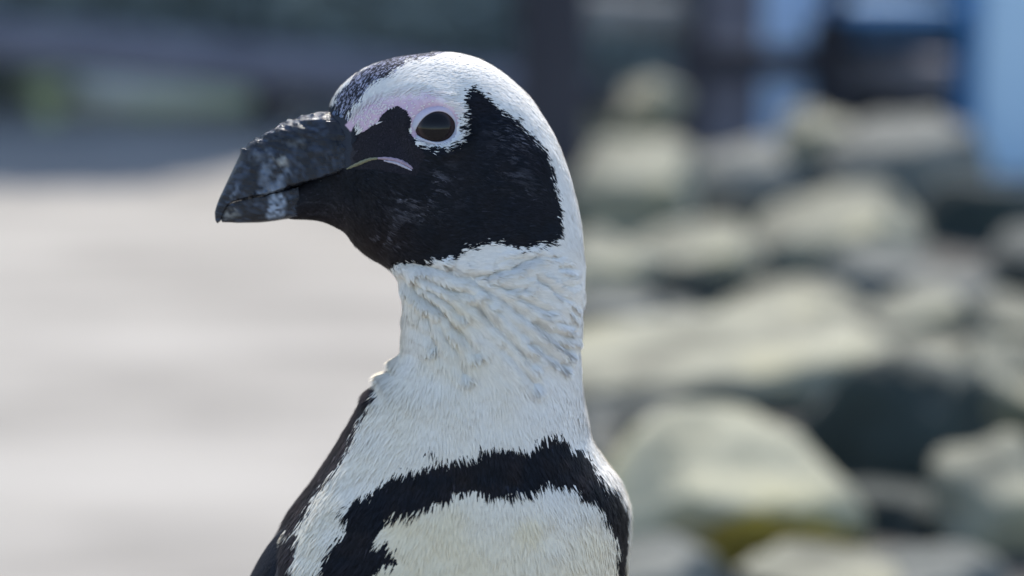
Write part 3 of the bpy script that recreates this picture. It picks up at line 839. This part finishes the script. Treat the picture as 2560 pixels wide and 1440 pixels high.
def feathers(name, n, vlo, vhi, scale, wide, seed):
    r = np.random.default_rng(seed)
    a, b_, c, d = (BV[BQ[:, k]] for k in range(4))
    area = 0.5 * np.linalg.norm(np.cross(c - a, d - b_), axis=1)
    cen = (a + b_ + c + d) / 4
    fn_ = BN[BQ].mean(1)
    wt = area * ((cen[:, 1] > vlo) & (cen[:, 1] < vhi)) * np.where(fn_[:, 2] > -0.35, 1.0, 0.3) * np.where(cen[:, 1] < 640, 1.9, 1.0)
    f = np.searchsorted(np.cumsum(wt) / wt.sum(), r.random(n))
    f = np.clip(f, 0, len(BQ) - 1)
    s, t = r.random((2, n, 1))
    Q = BQ[f]
    w4 = [(1 - s) * (1 - t), s * (1 - t), s * t, (1 - s) * t]
    P = sum(BV[Q[:, k]] * w4[k] for k in range(4))
    Nn = sum(BN[Q[:, k]] * w4[k] for k in range(4)); Nn /= np.linalg.norm(Nn, axis=1, keepdims=True)
    col, pink, lore, dark, crown, u, v = markings(P, 4.5, r)
    up, vp = proj(np.column_stack([P[:, 0], P[:, 1], np.abs(P[:, 2])]))
    # no feathers on the bare skin, in the eye or under the horn
    bill = (up < 882 + 7 * vnoise(np.column_stack([up * 0, vp / 12, up * 0]), 81)) & (vp < np.interp(up, [700, 760, 820, 860, 888], [478, 458, 438, 424, 412])) & (vp > np.interp(up, [700, 818, 840, 888], [200, 285, 290, 312]))
    eye = in_poly(up, vp, OUTR)
    edge = pink & ~in_poly(up + (np.abs(r.normal(0, 6, n)) + 4) * (up > 1100), vp - np.abs(r.normal(0, 7, n)), P_PINK) & (r.random(n) < 0.55) & (up > 875)
    stub = pink & (r.random(n) < np.where(up < 965, 0.10, 0.03)) & (vp < 322) & ~edge
    sparse = pink & ~edge & ~stub
    col[edge | stub] = col[edge | stub] * 0.3 + WHITE * 0.7
    ok = ~(bill | eye | sparse) & (up > 716)
    P, Nn, col, lore, dark, crown, up, vp, stub = (z[ok] for z in (P, Nn, col, lore, dark, crown, up, vp, stub))
    n = len(P)
    D2 = field(up, vp)
    q = np.column_stack([up / 26, vp / 26, P[:, 2] / 26])
    ang = 0.22 * vnoise(q, 51) + 0.14 * vnoise(q * 2.3, 52) + r.normal(0, 0.10, n)
    ca, sa = np.cos(ang), np.sin(ang)
    D2 = np.column_stack([D2[:, 0] * ca - D2[:, 1] * sa, D2[:, 0] * sa + D2[:, 1] * ca])
    D = np.column_stack([D2[:, 0], -D2[:, 1], np.zeros(n)])          # (u, -v, w) frame like the normals
    T = D - Nn * (D * Nn).sum(1, keepdims=True)
    tl = np.linalg.norm(T, axis=1, keepdims=True)
    T = np.where(tl > 0.15, T / np.maximum(tl, 1e-6), np.array([0, -1.0, 0]))
    T -= Nn * (T * Nn).sum(1, keepdims=True); T /= np.linalg.norm(T, axis=1, keepdims=True)
    B = np.cross(Nn, T)
    L = np.interp(vp, [150, 600, 680, 860, 1000, 1300, 1500], [22, 26, 24, 27, 36, 42, 46]) * r.uniform(0.65, 1.25, n) * scale
    L = np.where(lore, 9 * scale, L)
    L = np.where((up < 860) & (vp > 440) & (vp < 620), 14, L)
    L = np.where(crown, L * 0.7, L)
    L = np.where(stub, r.uniform(4, 8, n), L)
    L = np.where(in_poly(up + D2[:, 0] * L * 0.95, vp + D2[:, 1] * L * 0.95, OUTR), L * 0.3, L)
    Wd = np.interp(vp, [150, 600, 1000, 1400], [1.7, 1.8, 2.1, 2.4]) * r.uniform(0.7, 1.35, n) * wide
    lift = np.abs(r.normal(0.035, 0.03, n)) + 0.02 * (1 + vnoise(q * 0.8, 53))
    lift = lift + np.where(r.random(n) < 0.004, r.uniform(0.05, 0.18, n), 0)
    lift = np.where(lore, 0.02, lift)
    crl = r.normal(0, 0.10, n)
    F = np.column_stack([P[:, 0], -P[:, 1], P[:, 2]])
    L1, W1, l1 = L[:, None], Wd[:, None], lift[:, None]
    root = F + Nn * 0.3
    mid = F + T * L1 * 0.55 + Nn * (L1 * l1 * 0.75 + 0.8) + B * L1 * 0.2 * crl[:, None]
    tip = F + T * L1 + Nn * (L1 * l1 * 1.0 + 0.6) + B * L1 * 0.7 * crl[:, None]
    V5 = np.stack([root - B * W1 * 0.7, root + B * W1 * 0.7, mid + B * W1, mid - B * W1, tip], 1).reshape(-1, 3)
    V5[:, 1] *= -1
    idx = np.arange(n)[:, None] * 5
    quads = idx + np.array([[0, 1, 2, 3]]); tris = idx + np.array([[3, 2, 4]])
    me = np_mesh(name, l2w(V5) - PBASE, [quads, tris])
    val = np.where(dark, r.uniform(0.6, 1.5, n) * np.where(r.random(n) < 0.02, 2.2, 1), r.uniform(0.93, 1.03, n))
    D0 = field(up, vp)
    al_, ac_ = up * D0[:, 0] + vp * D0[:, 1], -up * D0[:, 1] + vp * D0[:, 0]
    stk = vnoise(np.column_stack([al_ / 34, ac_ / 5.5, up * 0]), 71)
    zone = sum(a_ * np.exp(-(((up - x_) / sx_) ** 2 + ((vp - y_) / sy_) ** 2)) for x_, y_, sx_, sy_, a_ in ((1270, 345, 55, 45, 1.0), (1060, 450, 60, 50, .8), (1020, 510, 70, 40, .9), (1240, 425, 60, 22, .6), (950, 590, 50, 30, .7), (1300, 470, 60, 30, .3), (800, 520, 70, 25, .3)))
    sheen_paint = np.where(dark & (vp < 660), np.clip(stk * 1.6 - 0.25, 0, 1) * zone, 0)  # highlights on the black face, added to the feather colour as pale streaks
    col = col + sheen_paint[:, None] * np.array([0.085, 0.083, 0.098])
    val = np.where(crown & (r.random(n) < 0.30), 12.0, val)  # sunlit glints on the crown, painted as scattered near-white feathers
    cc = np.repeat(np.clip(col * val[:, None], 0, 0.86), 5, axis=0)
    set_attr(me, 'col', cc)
    Nw = dir2w(np.column_stack([Nn[:, 0], -Nn[:, 1], Nn[:, 2]]))
    set_attr(me, 'sn', np.repeat(Nw, 5, axis=0), 'FLOAT_VECTOR')
    o = link(name, me, M_plume, peng)
    tag(o, kind='stuff')
    return o
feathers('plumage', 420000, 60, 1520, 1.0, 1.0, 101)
feathers('lower_plumage', 26000, 1480, 3400, 1.9, 4.0, 102)

# --- bill
def horn(name, top, bot, hw, rows_n, cols_n, kind):
    top = np.array(top, float); bot = np.array(bot, float); hw = np.array(hw, float)
    t = np.linspace(0, len(top) - 1, rows_n)
    T_, B_, H_ = catmull(top, t), catmull(bot, t), catmull(hw[:, None], t)[:, 0]
    ph = np.linspace(0, 2 * math.pi, cols_n, endpoint=False)
    if kind == 'upper':      # ridge on top, flat below
        yy = np.where(np.sin(ph) > 0, np.abs(np.sin(ph)) ** 0.85, -0.04 * np.abs(np.sin(ph)))
        ww = np.sign(np.cos(ph)) * np.abs(np.cos(ph)) ** 0.72
    else:
        yy = np.where(np.sin(ph) > 0, 1 + 0.02 * np.sin(ph), 1 - np.abs(np.sin(ph)) ** 0.8)
        ww = np.sign(np.cos(ph)) * np.abs(np.cos(ph)) ** 0.6
    P = (B_[:, None, :] + (T_ - B_)[:, None, :] * yy[None, :, None])
    P = np.concatenate([P, (H_[:, None] * ww[None, :])[:, :, None]], 2).reshape(-1, 3)
    Q = grid_faces(rows_n, cols_n)
    N_ = vert_normals(flip(P), Q)
    if (N_[:, 2] * P[:, 2]).sum() < 0:
        Q = Q[:, ::-1]; N_ = -N_
    u, v = proj(np.column_stack([P[:, 0], P[:, 1], np.abs(P[:, 2])]))
    yrel = np.tile(yy, rows_n)
    q = np.column_stack([u / 18, v / 9, P[:, 2] / 12])
    rid = np.clip((u - 590) / 60, 0, 1)
    if kind == 'upper':
        qa = np.column_stack([(u + v * 0.35) / 34, (v - u * 0.35) / 6.5, P[:, 2] / 40])
        d = rid * (2.2 * vnoise(q, 61) + 1.6 * vnoise(q * 2.3, 62) + 4.2 * vnoise(qa, 67) + 1.8 * vnoise(qa * 2.1, 68)) * np.clip(1.2 - np.abs(yrel - 0.6), 0.2, 1)
        d += np.clip((yrel - 0.72) / 0.28, 0, 1) * rid * (7.5 * np.abs(vnoise(np.column_stack([u / 16, v / 16, P[:, 2] / 9]), 63)) - 2)
        d += 9 * np.exp(-(np.hypot(P[:, 0] - 606, P[:, 1] - 374) / 7) ** 2)
        d -= 5 * np.exp(-(dist_line(u, v, [(640, 482), (668, 462), (700, 437), (722, 418)]) / 4.5) ** 2)
        d -= 4 * np.exp(-(dist_line(u, v, [(690, 414), (708, 416), (726, 408)]) / 4) ** 2)
        d += 3 * np.exp(-(dist_line(u, v, [(692, 406), (703, 397), (722, 400)]) / 4) ** 2)
        d -= 2.5 * np.exp(-(dist_line(u, v, [(760, 345), (810, 360), (860, 352)]) / 6) ** 2) + 2 * np.exp(-(dist_line(u, v, [(735, 420), (790, 395), (850, 380)]) / 6) ** 2)
        d += 2.5 * np.exp(-(dist_line(u, v, [(735, 462), (789, 445), (861, 423), (890, 410)]) / 5) ** 2)
    else:
        d = 0.5 * vnoise(q, 64)
    P = P + np.column_stack([N_[:, 0], -N_[:, 1], N_[:, 2]]) * d[:, None]
    n1 = vnoise(np.column_stack([u / 22, v / 10, P[:, 2] / 40]), 65); n2 = vnoise(np.column_stack([u / 9, v / 5, P[:, 2] / 30]), 66)
    dark = np.array([0.003, 0.004, 0.008]); slate = np.array([0.045, 0.062, 0.098]); pale = np.array([0.30, 0.36, 0.46]); bone = np.array([0.36, 0.36, 0.34])
    n3 = vnoise(np.column_stack([(u + v * 0.35) / 30, (v - u * 0.35) / 6, P[:, 2] / 40]), 69)
    k = (np.clip(0.16 + 0.45 * n1 + 0.35 * n2 + 0.45 * n3, 0, 1) ** 1.4 * np.clip((905 - u) / 80, 0.1, 1))[:, None]
    c = dark + (slate - dark) * k
    fu_, fv_ = u + n1 * 5 + n2 * 2, v + n2 * 4
    def soft(poly, colr, amt):
        nonlocal c
        acc_ = np.zeros(len(u))
        for (ox, oy) in ((0, 0), (4, 0), (-4, 0), (0, 4), (0, -4), (3, 3), (-3, -3)):
            acc_ += in_poly(fu_ + ox, fv_ + oy, poly)
        a = (acc_ / 7 * amt * np.clip(0.65 + 0.8 * n2 + 0.3 * n1, 0, 1))[:, None]
        c = c * (1 - a) + np.array(colr) * a
    if kind == 'upper':
        soft([(640, 455), (648, 429), (660, 410), (682, 398), (689, 424), (678, 447), (660, 462)], pale * 0.6, 0.6)
        soft([(636, 486), (658, 472), (689, 455), (717, 459), (706, 472), (682, 483)], pale * 0.85, 0.7)
        soft([(687, 453), (715, 422), (733, 420), (727, 433), (704, 457)], pale * 0.7, 0.6)
        soft([(687, 404), (704, 392), (726, 398), (718, 414), (698, 414)], bone, 0.75)
        soft([(592, 462), (598, 462), (586, 500), (577, 500)], pale * 0.8, 0.5)
        soft([(720, 352), (760, 345), (758, 368), (715, 368)], bone * 0.5, 0.45)
        soft([(620, 385), (680, 372), (690, 392), (630, 415)], pale * 0.4, 0.5)
    else:
        soft([(676, 486), (711, 486), (717, 524), (709, 541), (665, 549), (672, 515)], pale * 0.95, 0.85)
        soft([(564, 523), (594, 523), (602, 538), (556, 552)], bone * 0.6, 0.7)
    ca = len(P)
    P2 = np.vstack([P, P[:cols_n].mean(0), P[-cols_n:].mean(0)])
    i0 = np.arange(cols_n); i1 = (i0 + 1) % cols_n
    cf = np.concatenate([np.stack([i1, i0, np.full(cols_n, ca)], 1), np.stack([(rows_n - 1) * cols_n + i0, (rows_n - 1) * cols_n + i1, np.full(cols_n, ca + 1)], 1)])
    me = np_mesh(name, l2w(P2) - PBASE, [Q, cf])
    set_attr(me, 'col', np.vstack([c, dark, dark]))
    return link(name, me, M_bill, peng)
horn('upper_bill',
     [(538, 549), (538, 528), (547, 500), (562, 468), (578, 435), (594, 402), (607, 377), (631, 352), (665, 333), (700, 314), (740, 297), (785, 286), (828, 280), (868, 296), (925, 372)],
     [(543, 558), (552, 549), (563, 524), (575, 508), (590, 501), (612, 495), (641, 488), (676, 482), (713, 471), (750, 459), (789, 448), (830, 436), (861, 426), (885, 415), (925, 400)],
     [4, 9, 14, 20, 27, 33, 40, 47, 54, 61, 67, 73, 79, 80, 56], 150, 96, 'upper')
horn('lower_bill',
     [(553, 547), (572, 515), (620, 500), (665, 492), (713, 480), (750, 470)],
     [(556, 556), (600, 557), (650, 556), (688, 552), (722, 547), (756, 546)],
     [5, 16, 25, 32, 37, 36], 90, 64, 'lower')

# --- eyes
def closed(pts, n):
    P = np.array(pts + pts[:3], float); P = np.vstack([np.array(pts[-1:]), P])
    t = np.linspace(1, len(pts) + 1, n, endpoint=False)
    return catmull(P, t)
c0, n0 = surf(EYE[0] - 62, EYE[1])
c1, _ = surf(EYE[0] + 66, EYE[1])
c2, _ = surf(EYE[0], EYE[1] - 60); c3, _ = surf(EYE[0], EYE[1] + 60)
EW = (c0[2] + c1[2] + c2[2] + c3[2]) / 4        # depth of the head's side around the eye
for side in (1, -1):
    # eyeball
    R = 58.0
    sc = (DIST - EW * S) / DIST
    ctr = np.array([1280 + (1089 - 1280) * sc, 720 + (317 - 720) * sc, EW + 8 - R * 0.90])
    nr_, nc_ = 40, 64
    la = np.linspace(0.0, math.pi, nr_); lo = np.linspace(0, 2 * math.pi, nc_, endpoint=False)
    dx = np.sin(la)[:, None] * np.cos(lo); dy = np.sin(la)[:, None] * np.sin(lo); dz = np.cos(la)[:, None] + 0 * lo
    E = np.stack([ctr[0] + R * dx, ctr[1] + R * dy, ctr[2] + R * dz], -1).reshape(-1, 3)
    rad = (R * np.hypot(dx, dy)).ravel(); back = (dz.ravel() < 0)
    pup = np.array([0.006, 0.005, 0.006]); iris = np.array([0.030, 0.018, 0.017])
    kk = np.clip((rad - 33) / 4, 0, 1)[:, None]; kk[back] = 1
    ec = pup + (iris - pup) * kk
    if side < 0: E[:, 2] *= -1
    Q = grid_faces(nr_, nc_)
    if side > 0: Q = Q[:, ::-1]
    me = np_mesh('eye', l2w(E) - PBASE, [Q]); set_attr(me, 'col', ec)
    eyeo = link('eye', me, M_eye, peng)
    # lid ring
    n = 96
    IN, OUT = closed(OPEN, n), closed(OUTR, n)
    prof = [(-0.06, -16), (0.0, 1), (0.10, 8), (0.30, 12), (0.60, 10), (0.85, 4), (1.0, -5), (1.12, -16)]
    LV = []; LC = []
    wav = 0.3 * np.sin(np.arange(n) * 1.7)
    for (f, hgt) in prof:
        pxy = IN + (OUT - IN) * f
        # depth: eyeball surface inside, head surface outside
        rr = np.minimum(np.hypot(pxy[:, 0] - 1089, pxy[:, 1] - 317), R * 0.98)
        wi = ctr[2] + np.sqrt(R * R - rr ** 2)
        wo = np.array([surf(x, y)[0][2] for x, y in OUT])
        w_ = wi * (1 - max(0, min(1, f))) + wo * max(0, min(1, f)) + hgt * 0.6 + (wav if f > 0.5 else 0)
        scl = (DIST - w_ * S) / DIST
        LV.append(np.column_stack([1280 + (pxy[:, 0] - 1280) * scl, 720 + (pxy[:, 1] - 720) * scl, w_]))
        g = np.clip((pxy[:, 1] - 268) / 40, 0, 1)[:, None]
        lid = np.array([0.46, 0.38, 0.46]) * (1 - g) + np.array([0.42, 0.41, 0.46]) * g
        if f <= 0.0: lid = lid * 0.25
        LC.append(lid)
    LV = np.vstack(LV); LC = np.vstack(LC)
    if side < 0: LV[:, 2] *= -1
    Q = grid_faces(len(prof), n)
    if side > 0: Q = Q[:, ::-1]
    me = np_mesh('eyelid', l2w(LV) - PBASE, [Q]); set_attr(me, 'col', LC)
    link('eyelid', me, M_lid, eyeo)
    # corner of the mouth
    for pts, wd, pal in (([(868, 423), (885, 415), (908, 405), (928, 398), (950, 396)], 4.5, (0.15, 0.145, 0.085)),
                         ([(944, 396), (970, 397), (998, 403), (1018, 412), (1032, 422)], 5.0, (0.27, 0.20, 0.25)),
                         ([(960, 402), (990, 408), (1012, 417), (1030, 426)], 3.4, (0.36, 0.34, 0.40))):
        t = np.linspace(0, len(pts) - 1, 36); C = catmull(pts, t)
        tv = np.gradient(C, axis=0); tv /= np.linalg.norm(tv, axis=1, keepdims=True)
        GV = []
        for i_, (x, y) in enumerate(C):
            p, nn = surf(x, y, 1.0)
            e = math.sin(math.pi * (0.06 + 0.9 * i_ / 35)) ** 0.6 * wd
            bx = np.array([-tv[i_][1], tv[i_][0], 0.0])
            nl = np.array([nn[0], -nn[1], nn[2]])
            for k_ in range(10):
                a = 2 * math.pi * k_ / 10
                GV.append(p + bx * math.cos(a) * e * (1 + 0.12 * math.sin(i_ * 1.3)) + nl * math.sin(a) * e * 0.8)
        GV = np.array(GV)
        if side < 0: GV[:, 2] *= -1
        me = np_mesh('gape', l2w(GV) - PBASE, [grid_faces(36, 10)]); set_attr(me, 'col', np.tile(np.array(pal), (len(GV), 1)) * RNG.uniform(0.8, 1.15, (len(GV), 1)))
        link('gape', me, M_lid, peng)

# --- tiny white feathers round the lower rim of the eye
r = np.random.default_rng(77)
nf = 30
OC = closed(OUTR, 400)
k = (np.clip(r.normal(0.63, 0.10, nf), 0.42, 0.80) * 400).astype(int)
cc_ = OC[k] + r.normal(0, 1.2, (nf, 2))
VV, CN = [], []
for (x, y) in cc_:
    p, nn = surf(x, y, 3.0)
    o_ = np.array([x - 1088, y - 316.0]); o_ /= np.linalg.norm(o_)
    dd = o_ * 0.55 + np.array([0.75, 0.25]); dd /= np.linalg.norm(dd)
    L_ = r.uniform(8, 17); sd2 = np.array([-dd[1], dd[0]]) * r.uniform(1.2, 2.0)
    for f_, w_, z_ in ((-0.3, 1, 0), (-0.3, -1, 0), (0.5, -1, 2.0), (0.5, 1, 2.0), (1.0, 0, 1.5)):
        VV.append((p[0] + dd[0] * L_ * f_ + sd2[0] * w_, p[1] + dd[1] * L_ * f_ + sd2[1] * w_, p[2] + z_))
    CN += [(nn[0], -nn[1], nn[2])] * 5
idx = np.arange(nf)[:, None] * 5
me = np_mesh('eye_ring_feathers', l2w(np.array(VV)) - PBASE, [idx + np.array([[0, 1, 2, 3]]), idx + np.array([[3, 2, 4]])])
set_attr(me, 'col', np.tile(np.array([0.72, 0.72, 0.74]), (nf * 5, 1)))
set_attr(me, 'sn', dir2w(np.array(CN)), 'FLOAT_VECTOR')
tag(link('eye_ring_feathers', me, M_plume, peng), kind='stuff')

# --- flippers that lie along the flanks
for al0, sgn in ((-66, 1), (114, -1)):
    nv, na = 60, 30
    vv = np.linspace(1318, 2750, nv)
    FP = []
    rc = np.interp(vv, cv[NR // 3:], cu[NR // 3:]); ra = np.interp(vv, cv[NR // 3:], np.abs(hu[NR // 3:])); rw = np.interp(vv, cv[NR // 3:], rows[NR // 3:, 5]); rb = np.interp(vv, cv[NR // 3:], rows[NR // 3:, 4])
    for i_, v_ in enumerate(vv):
        t = i_ / (nv - 1)
        half = math.radians(17) * (min(1, (t / 0.10)) ** 0.6) * (1 - t ** 2.2 * 0.75) + 0.02
        mid_a = math.radians(al0) - sgn * math.radians(2) * t * 4
        thick = 16 * math.sin(math.pi * min(1, 0.08 + t * 1.1) * 0.9) + 5
        for k_ in range(na):
            a = 2 * math.pi * k_ / na
            al = mid_a + half * math.cos(a)
            off = 6 + thick * max(-0.4, math.sin(a)) + 40 * t * t
            FP.append((rc[i_] + (ra[i_] + off) * math.sin(al), v_, rw[i_] + (rb[i_] + off) * math.cos(al)))
    FP = np.array(FP)
    Q = grid_faces(nv, na)
    me = np_mesh('flipper', l2w(FP) - PBASE, [Q, ])
    b = bmesh.new(); b.from_mesh(me)
    bmesh.ops.holes_fill(b, edges=[e for e in b.edges if e.is_boundary]); bmesh.ops.recalc_face_normals(b, faces=b.faces)
    b.to_mesh(me); b.free()
    fc = np.tile(BLACK * 1.1, (len(me.vertices), 1)) * RNG.uniform(0.7, 1.5, (len(me.vertices), 1))
    set_attr(me, 'col', fc)
    link('flipper', me, M_flip, peng)

# --- feet and tail (below the picture, on the ground)
def blob(name, pts, rad, mat, parent, colr, flat=1.0):
    pts = [Vector(p) for p in pts]
    b = bmesh.new(); rings = []
    for i_, p in enumerate(pts):
        d = (pts[min(i_ + 1, len(pts) - 1)] - pts[max(i_ - 1, 0)]).normalized()
        x = d.cross(Vector((0, 0, 1)))
        x = x.normalized() if x.length > 0.05 else Vector((1, 0, 0))
        z = x.cross(d)
        rings.append([b.verts.new(p + x * rad[i_] * math.cos(a * math.pi / 6) + z * rad[i_] * flat * math.sin(a * math.pi / 6)) for a in range(12)])
    for r0, r1 in zip(rings[:-1], rings[1:]):
        for k_ in range(12):
            b.faces.new((r0[k_], r1[k_], r1[(k_ + 1) % 12], r0[(k_ + 1) % 12]))
    b.faces.new(rings[0]); b.faces.new(rings[-1][::-1])
    bmesh.ops.recalc_face_normals(b, faces=b.faces)
    m = bpy.data.meshes.new(name); b.to_mesh(m); b.free()
    set_attr(m, 'col', np.tile(np.array(colr), (len(m.vertices), 1)))
    return link(name, m, mat, parent)
fa = math.radians(24)
fx = Vector((math.sin(fa), -math.cos(fa), 0)); rx = Vector((math.cos(fa), math.sin(fa), 0))
for s_ in (-1, 1):
    c = rx * 0.04 * s_
    foot = blob('foot', [c + Vector((0, 0, 0.075)), c + Vector((0, 0, 0.045)) + fx * 0.004, c + Vector((0, 0, 0.016)) + fx * 0.018, c + Vector((0, 0, 0.010)) + fx * 0.045], [0.022, 0.016, 0.018, 0.016], M_skin, peng, (0.02, 0.02, 0.022), 0.8)
    for a in (-0.38, 0.0, 0.38):
        d = (fx * math.cos(a) + rx * math.sin(a))
        st_ = c + fx * 0.03
        blob('toe', [st_ + Vector((0, 0, 0.010)), st_ + d * 0.028 + Vector((0, 0, 0.009)), st_ + d * 0.055 + Vector((0, 0, 0.006)), st_ + d * 0.068 + Vector((0, 0, 0.002))], [0.008, 0.0085, 0.006, 0.002], M_skin, foot, (0.018, 0.018, 0.02), 0.9)
    wb = np.array([tuple(c + fx * 0.03 + Vector((0, 0, 0.006)))] + [tuple(c + fx * 0.03 + (fx * math.cos(a) + rx * math.sin(a)) * 0.05 * (1 if k_ % 2 == 0 else 0.8) + Vector((0, 0, 0.006))) for k_, a in enumerate((-0.38, -0.19, 0, 0.19, 0.38))])
    wf = np.array([[0, 1, 2], [0, 2, 3], [0, 3, 4], [0, 4, 5]])
    wb2 = np.vstack([wb, wb - np.array([0, 0, 0.004])])
    me = np_mesh('web', wb2, [wf, wf[:, ::-1] + 6]); set_attr(me, 'col', np.tile(np.array([0.02, 0.02, 0.022]), (12, 1)))
    link('web', me, M_skin, foot)
blob('tail', [-fx * 0.03 + Vector((0, 0, 0.10)), -fx * 0.075 + Vector((0, 0, 0.06)), -fx * 0.115 + Vector((0, 0, 0.02))], [0.035, 0.028, 0.008], M_skin, peng, (0.014, 0.014, 0.017), 0.35)
